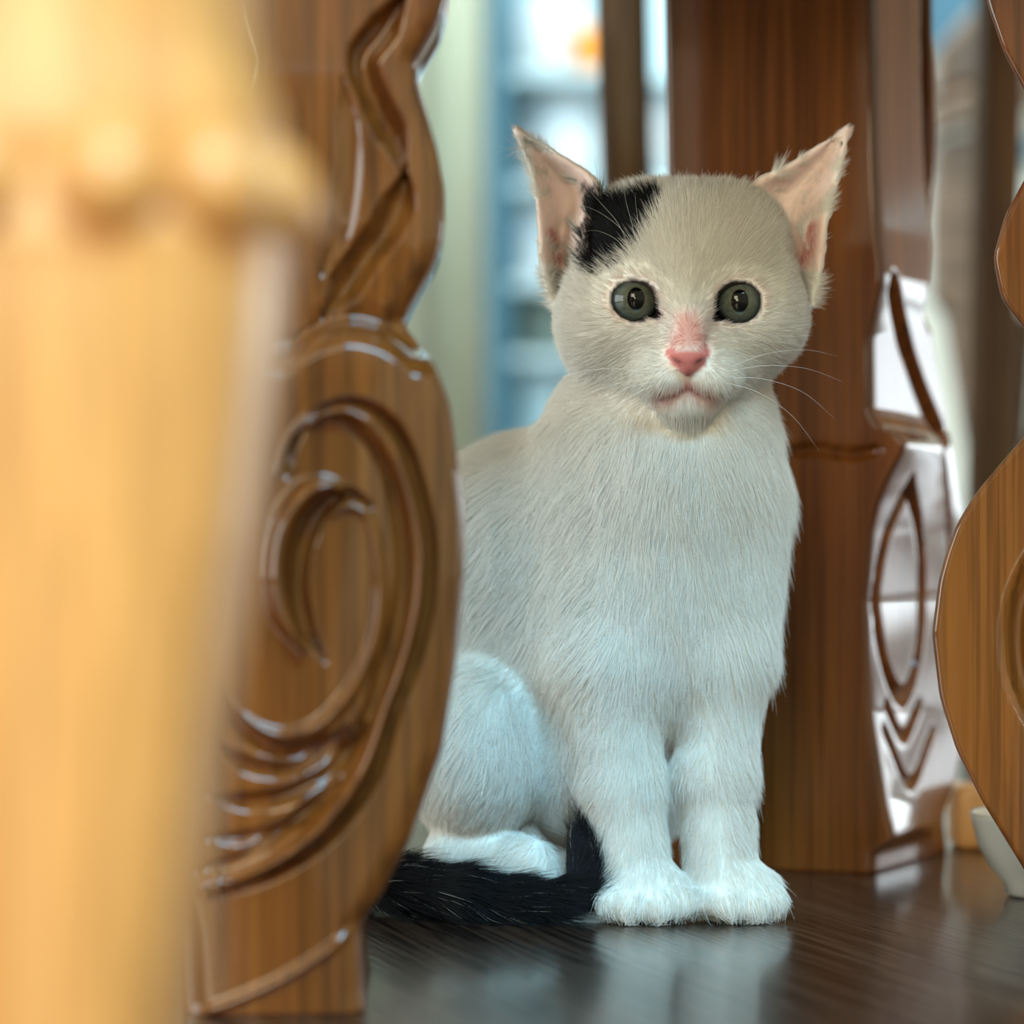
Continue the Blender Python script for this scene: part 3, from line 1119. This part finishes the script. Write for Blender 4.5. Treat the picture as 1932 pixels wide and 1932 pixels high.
m_skin, nt, b = new_mat('kitten_skin')
at = nt.nodes.new('ShaderNodeAttribute')
at.attribute_name = 'coat'
nt.links.new(at.outputs['Color'], b.inputs['Base Color'])
setin(b, Roughness=0.55, Subsurface_Weight=0.25, Subsurface_Scale=0.002, Specular_IOR_Level=0.3)
b.inputs['Subsurface Radius'].default_value = (1.0, 0.4, 0.3)
body = mesh_obj('body', V, F, m_skin)
ca_ = body.data.color_attributes.new('coat', 'FLOAT_COLOR', 'POINT')
ca_.data.foreach_set('color', np.c_[col, np.ones(len(col))].astype(np.float32).ravel())
child_of(body, kit)

# --- eyes
m_eye, nt, b = new_mat('kitten_eye')
N_, L_ = nt.nodes, nt.links
tc = N_.new('ShaderNodeTexCoord')
sx = N_.new('ShaderNodeSeparateXYZ')
L_.new(tc.outputs['Object'], sx.inputs['Vector'])


def mnode(op, a, b_=None, v=None):
    n = N_.new('ShaderNodeMath')
    n.operation = op
    for i, s_ in enumerate((a, b_)):
        if s_ is None:
            continue
        if isinstance(s_, (int, float)):
            n.inputs[i].default_value = s_
        else:
            L_.new(s_, n.inputs[i])
    return n.outputs[0]


ER = EYE_R * KC
xx = mnode('DIVIDE', sx.outputs['X'], ER)
zz_ = mnode('DIVIDE', sx.outputs['Z'], ER)
r_iris = mnode('SQRT', mnode('ADD', mnode('MULTIPLY', xx, xx), mnode('MULTIPLY', zz_, zz_)))
xp = mnode('MULTIPLY', xx, 1.32)
r_pup = mnode('SQRT', mnode('ADD', mnode('MULTIPLY', xp, xp), mnode('MULTIPLY', zz_, zz_)))
ramp = N_.new('ShaderNodeValToRGB')
els = ramp.color_ramp.elements
els[0].position, els[0].color = 0.0, (0.075, 0.080, 0.058, 1)
els[1].position, els[1].color = 0.86, (0.004, 0.005, 0.005, 1)
for p_, c_ in ((0.40, (0.10, 0.105, 0.072, 1)), (0.58, (0.085, 0.095, 0.072, 1)), (0.70, (0.060, 0.075, 0.066, 1)), (0.78, (0.020, 0.028, 0.027, 1))):
    e_ = els.new(p_)
    e_.color = c_
L_.new(r_iris, ramp.inputs['Fac'])
nz_i = N_.new('ShaderNodeTexNoise')
nz_i.inputs['Scale'].default_value = 900
L_.new(tc.outputs['Object'], nz_i.inputs['Vector'])
mul = N_.new('ShaderNodeMix')
mul.data_type = 'RGBA'
mul.blend_type = 'OVERLAY'
mul.inputs['Factor'].default_value = 0.5
L_.new(ramp.outputs['Color'], mul.inputs['A'])
L_.new(nz_i.outputs['Fac'], mul.inputs['B'])
pr_ = N_.new('ShaderNodeMapRange')
pr_.interpolation_type = 'SMOOTHSTEP'
pr_.inputs['From Min'].default_value = 0.40
pr_.inputs['From Max'].default_value = 0.47
L_.new(r_pup, pr_.inputs['Value'])
mx = N_.new('ShaderNodeMix')
mx.data_type = 'RGBA'
mx.inputs['A'].default_value = (0.002, 0.002, 0.002, 1)
L_.new(pr_.outputs['Result'], mx.inputs['Factor'])
L_.new(mul.outputs['Result'], mx.inputs['B'])
L_.new(mx.outputs['Result'], b.inputs['Base Color'])
setin(b, Roughness=0.35, Coat_Weight=1.0, Coat_Roughness=0.02, Coat_IOR=1.34, Specular_IOR_Level=0.0)
for ex, ey, ed_, tilt in EYES:
    vv, ff = [], []
    nu, nv = 40, 24
    for i in range(nv + 1):
        for jj in range(nu):
            th, ph = math.pi * i / nv, 2 * math.pi * jj / nu
            vv.append((ER * math.sin(th) * math.cos(ph), ER * math.cos(th), ER * math.sin(th) * math.sin(ph)))
    for i in range(nv):
        for jj in range(nu):
            j2 = (jj + 1) % nu
            ff.append((i * nu + jj, i * nu + j2, (i + 1) * nu + j2, (i + 1) * nu + jj))
    eo = mesh_obj('eye', vv, ff, m_eye, kit)
    eo.location = Vector(C(ex, ey, ed_)) - kit.location

# --- fur
tri = np.vstack([F[:, [0, 1, 2]], F[:, [0, 2, 3]]])
e1, e2_ = V[tri[:, 1]] - V[tri[:, 0]], V[tri[:, 2]] - V[tri[:, 0]]
ta_ = np.linalg.norm(np.cross(e1, e2_), axis=1) / 2
vpx, vpy = px, py
cam_side = VN[:, 1] < 0.35
vd = np.where(cam_side, 1.0, 0.45)
vd = np.where(vpy < 800, vd * 1.6, vd)
vd = np.where(is_ear, vd * 0.9, vd)
vd = np.where(inner_ear, 0.25, vd)
vd = np.where(MK['nose'] > 0.3, 0.0, vd)
vd = np.where(MK['bridge'] > 0.5, vd * 0.4, vd)
vd = np.where(MK['eye'] < 1.15, 0.0, vd)
vd = np.where(MK['mouth'] > 0.2, vd * 0.1, vd)
vd = np.where(V[:, 2] < 0.0010, 0.0, vd)
w = ta_ * vd[tri].mean(1) * (vd[tri].min(1) > 0)
NH = 330000
ti = rng.choice(len(tri), NH, p=w / w.sum())
r1, r2 = rng.random(NH), rng.random(NH)
sq = np.sqrt(r1)
bc = np.c_[1 - sq, sq * (1 - r2), sq * r2]
T = tri[ti]


def interp(A):
    return (A[T] * (bc[..., None] if A.ndim > 1 else bc)).sum(1)


RP = interp(V)
RN = interp(VN)
RN /= np.linalg.norm(RN, axis=1, keepdims=True) + 1e-9
hpx, hpy, HM = masks(RP, RN)
h_inner = interp(inner_ear.astype(float)) > 0.5
h_ear = interp(is_ear.astype(float)) > 0.5
h_tail = interp(is_tail.astype(float)) > 0.5

# flow of the coat
headw = sstep(820, 740, hpy) * (RP[:, 1] < 0.8 + 330 * KC) * sstep(960, 1010, hpx)
nose_c = C(1298, 640, -175)
fh = RP - nose_c
fh = fh / (np.linalg.norm(fh, axis=1, keepdims=True) + 1e-9)
fh = fh + np.array([0, 0.35, 0.0])
side = np.clip((hpx - 1290) / 250, -1, 1)
fb = np.c_[0.45 * side, 0.15 + 0 * side, -1.0 + 0 * side]
fb[:, 0] += np.where((hpx < 1130) & (hpy < 1300), -0.25, 0)
paw = sstep(1630, 1690, hpy) * (hpx > 1110)
fb = fb * (1 - 0.7 * paw[:, None]) + np.array([0, -0.8, -0.25]) * paw[:, None]
flow = fh * headw[:, None] + fb * (1 - headw[:, None])
td_ = np.gradient(tail_line, axis=0)
td_ /= np.linalg.norm(td_, axis=1, keepdims=True)
flow = np.where(h_tail[:, None], td_[HM['tail_a']], flow)
eardir = np.where((hpx < 1290)[:, None], C(965, 225, 75) - RP, C(1612, 225, 75) - RP)
eardir /= np.linalg.norm(eardir, axis=1, keepdims=True) + 1e-9
flow = np.where(h_ear[:, None], eardir + (np.array([[0.0, -0.15, 0.0]])), flow)
outw = np.where((hpx < 1290)[:, None], np.array([[-1.0, 0, 0.2]]), np.array([[1.0, 0, 0.2]]))
flow = np.where(h_inner[:, None], 0.35 * outw + eardir, flow)
flow /= np.linalg.norm(flow, axis=1, keepdims=True) + 1e-9
# smooth wander -> tufts
P3 = RP * 1.0


def wander(scale, seed):
    r_ = np.random.default_rng(seed)
    out = np.zeros_like(P3)
    for _ in range(7):
        k_ = r_.normal(size=(3,)) * scale
        ph = r_.random(3) * 6.28
        a_ = r_.normal(size=3)
        out += np.sin(P3 @ k_ + ph[0])[:, None] * a_[None]
    return out / 3.5


tuft = 0.24 * wander(220, 3) + 0.10 * wander(700, 5)
tuft *= np.where(headw > 0.5, 0.45, 1.0)[:, None]
d = flow + tuft + rng.normal(size=flow.shape) * 0.10
d = d - (d * RN).sum(1, keepdims=True) * RN
d /= np.linalg.norm(d, axis=1, keepdims=True) + 1e-9
lift = np.where(headw > 0.5, 0.30, 0.36) + 0.10 * rng.normal(size=NH)
lift = np.where(h_tail, 0.42 + 0.12 * rng.normal(size=NH), lift)
lift = np.where(h_ear, 0.22 + 0.05 * rng.normal(size=NH), lift)
d0 = d + lift[:, None] * RN
d0 /= np.linalg.norm(d0, axis=1, keepdims=True)

ln = np.full(NH, 0.0066)
ln = np.where(hpy > 1250, 0.0056, ln)
ln = np.where(hpy > 1480, 0.0042, ln)
ln = np.where((hpy > 1640) & (hpx > 1110), 0.0034, ln)
dist_nose = np.hypot(hpx - 1298, hpy - 660)
ln = np.where(headw > 0.5, 0.0016 + 0.0042 * np.clip(dist_nose / 300, 0, 1), ln)
ln = np.where((headw > 0.5) & (HM['eye'] < 1.9), np.minimum(ln, 0.0022), ln)
ln = np.where((headw > 0.5) & (hpy > 745) & (dist_nose < 160), 0.0026, ln)
ln = np.where((headw > 0.5) & (np.abs(hpx - 1285) > 215), np.minimum(ln, 0.0032), ln)
ln = np.where(h_ear, 0.0018, ln)
ln = np.where(h_inner, 0.0016, ln)
ln = np.where(HM['bridge'] > 0.3, 0.0013, ln)
ln = np.where(h_tail, 0.0095, ln)
ln *= np.clip(0.9 + 0.25 * rng.normal(size=NH), 0.4, 1.6)
long_ = rng.random(NH) < 0.02
ln = np.where(long_ & (headw < 0.5), ln * 1.5, ln)

NP = 5
t = np.linspace(0, 1, NP)
droop = d * 0.35 + np.array([0, 0, -0.12]) * np.where(h_ear | (headw > 0.5), 0, 1)[:, None]
PTS = RP[:, None, :] + ln[:, None, None] * (t[None, :, None] * d0[:, None, :] + (t ** 2)[None, :, None] * (droop * 0.6 - 0.10 * RN)[:, None, :])
PTS[..., 2] = np.maximum(PTS[..., 2], 0.0003)
hc = np.tile(WHITE, (NH, 1)) * (1 + 0.05 * rng.normal(size=(NH, 1)))
hc = np.clip(hc, 0, 0.92)
pat = HM['patch']
blk = (pat > rng.random(NH)) | (h_tail & (rng.random(NH) < 0.992))
hc[blk] = BLACK * (1 + 0.8 * rng.random((blk.sum(), 1)))
stray = h_tail & ~blk
hc[stray] = (0.55, 0.5, 0.42)
wpk = np.clip(0.95 * HM['bridge'] + 0.7 * HM['lip'], 0, 0.9)[:, None]
hc = np.where(blk[:, None], hc, hc * (1 - wpk) + np.array([0.70, 0.36, 0.30]) * wpk)
wpk = (0.45 * h_inner)[:, None]
hc = hc * (1 - wpk) + np.array([0.80, 0.60, 0.54]) * wpk
wpk = np.clip(0.4 * np.exp(-((HM['eye'] - 1.2) / 0.16) ** 2), 0, 1)[:, None] * (~blk)[:, None]
hc = hc * (1 - wpk) + np.array([0.72, 0.48, 0.43]) * wpk

m_fur = bpy.data.materials.new('kitten_fur')
m_fur.use_nodes = True
nt = m_fur.node_tree
nt.nodes.clear()
out = nt.nodes.new('ShaderNodeOutputMaterial')
at = nt.nodes.new('ShaderNodeAttribute')
at.attribute_name = 'coat'
df = nt.nodes.new('ShaderNodeBsdfDiffuse')
tl = nt.nodes.new('ShaderNodeBsdfTranslucent')
gl = nt.nodes.new('ShaderNodeBsdfGlossy')
gl.inputs['Roughness'].default_value = 0.45
gl.inputs['Color'].default_value = (0.6, 0.6, 0.6, 1)
m1 = nt.nodes.new('ShaderNodeMixShader')
m1.inputs[0].default_value = 0.35
m2 = nt.nodes.new('ShaderNodeMixShader')
m2.inputs[0].default_value = 0.02
nt.links.new(at.outputs['Color'], df.inputs['Color'])
nt.links.new(at.outputs['Color'], tl.inputs['Color'])
nt.links.new(df.outputs[0], m1.inputs[1])
nt.links.new(tl.outputs[0], m1.inputs[2])
nt.links.new(m1.outputs[0], m2.inputs[1])
nt.links.new(gl.outputs[0], m2.inputs[2])
nt.links.new(m2.outputs[0], out.inputs['Surface'])

hcur = bpy.data.hair_curves.new('fur')
hcur.add_curves([NP] * NH)
PTS -= np.array(kit.location)[None, None]
hcur.attributes['position'].data.foreach_set('vector', PTS.astype(np.float32).ravel())
ra_ = hcur.attributes.get('radius') or hcur.attributes.new('radius', 'FLOAT', 'POINT')
rad = np.repeat((0.000048 * (1 - t ** 2) + 0.000008)[None], NH, 0)
rad[hpy < 800] *= 0.8
ra_.data.foreach_set('value', rad.astype(np.float32).ravel())
ha_ = hcur.attributes.new('coat', 'FLOAT_COLOR', 'CURVE')
ha_.data.foreach_set('color', np.c_[hc, np.ones(NH)].astype(np.float32).ravel())
hcur.materials.append(m_fur)
fur = bpy.data.objects.new('fur', hcur)
fur['kind'] = 'stuff'
COL.objects.link(fur)
fur.parent = kit

# --- whiskers
m_wh = plain('whisker', (0.85, 0.83, 0.78), 0.4)


def whisker(pts, r0=0.000065):
    P = crs([C(*p) for p in pts], 12) - np.array(kit.location)
    tan = np.gradient(P, axis=0)
    tan /= np.linalg.norm(tan, axis=1, keepdims=True)
    ref = np.array([0.3, 0.9, 0.2])
    a = np.cross(tan, ref)
    a /= np.linalg.norm(a, axis=1, keepdims=True)
    b_ = np.cross(tan, a)
    rings = []
    for i in range(12):
        r = r0 * (1 - 0.85 * i / 11)
        rings.append([P[i] + r * (math.cos(q) * a[i] + math.sin(q) * b_[i]) for q in np.linspace(0, 2 * math.pi, 6)[:-1]])
    v, f = loft(np.array(rings))
    mesh_obj('whisker', v, f, m_wh, kit)


for p in ([(1190, 470, -95), (1165, 420, -125), (1135, 385, -140), (1105, 352, -150)],
          [(1196, 466, -95), (1170, 430, -125), (1130, 400, -140), (1092, 385, -150)],
          [(1200, 462, -95), (1192, 420, -125), (1182, 385, -140), (1176, 350, -150)],
          [(1205, 462, -95), (1204, 420, -125), (1200, 390, -140), (1198, 365, -150)],
          [(1185, 475, -95), (1160, 450, -120), (1125, 435, -135), (1095, 438, -140)],
          [(1385, 490, -95), (1400, 440, -125), (1425, 400, -140), (1455, 370, -150)],
          [(1392, 492, -95), (1410, 455, -125), (1440, 430, -140), (1480, 415, -150)],
          [(1225, 705, -135), (1150, 695, -130), (1060, 712, -105), (990, 750, -80)],
          [(1228, 716, -137), (1160, 725, -135), (1080, 760, -110), (1015, 815, -90)],
          [(1232, 727, -137), (1190, 748, -140), (1160, 770, -130), (1120, 815, -110)],
          [(1236, 720, -137), (1175, 735, -140), (1120, 775, -130), (1080, 820, -110)],
          [(1370, 702, -135), (1440, 690, -130), (1520, 695, -100), (1590, 720, -70)],
          [(1368, 712, -137), (1440, 715, -130), (1515, 740, -100), (1575, 790, -70)],
          [(1366, 722, -137), (1430, 740, -130), (1495, 785, -100), (1545, 850, -70)],
          [(1372, 695, -135), (1445, 668, -130), (1520, 660, -100), (1580, 672, -70)]):
    whisker(p)
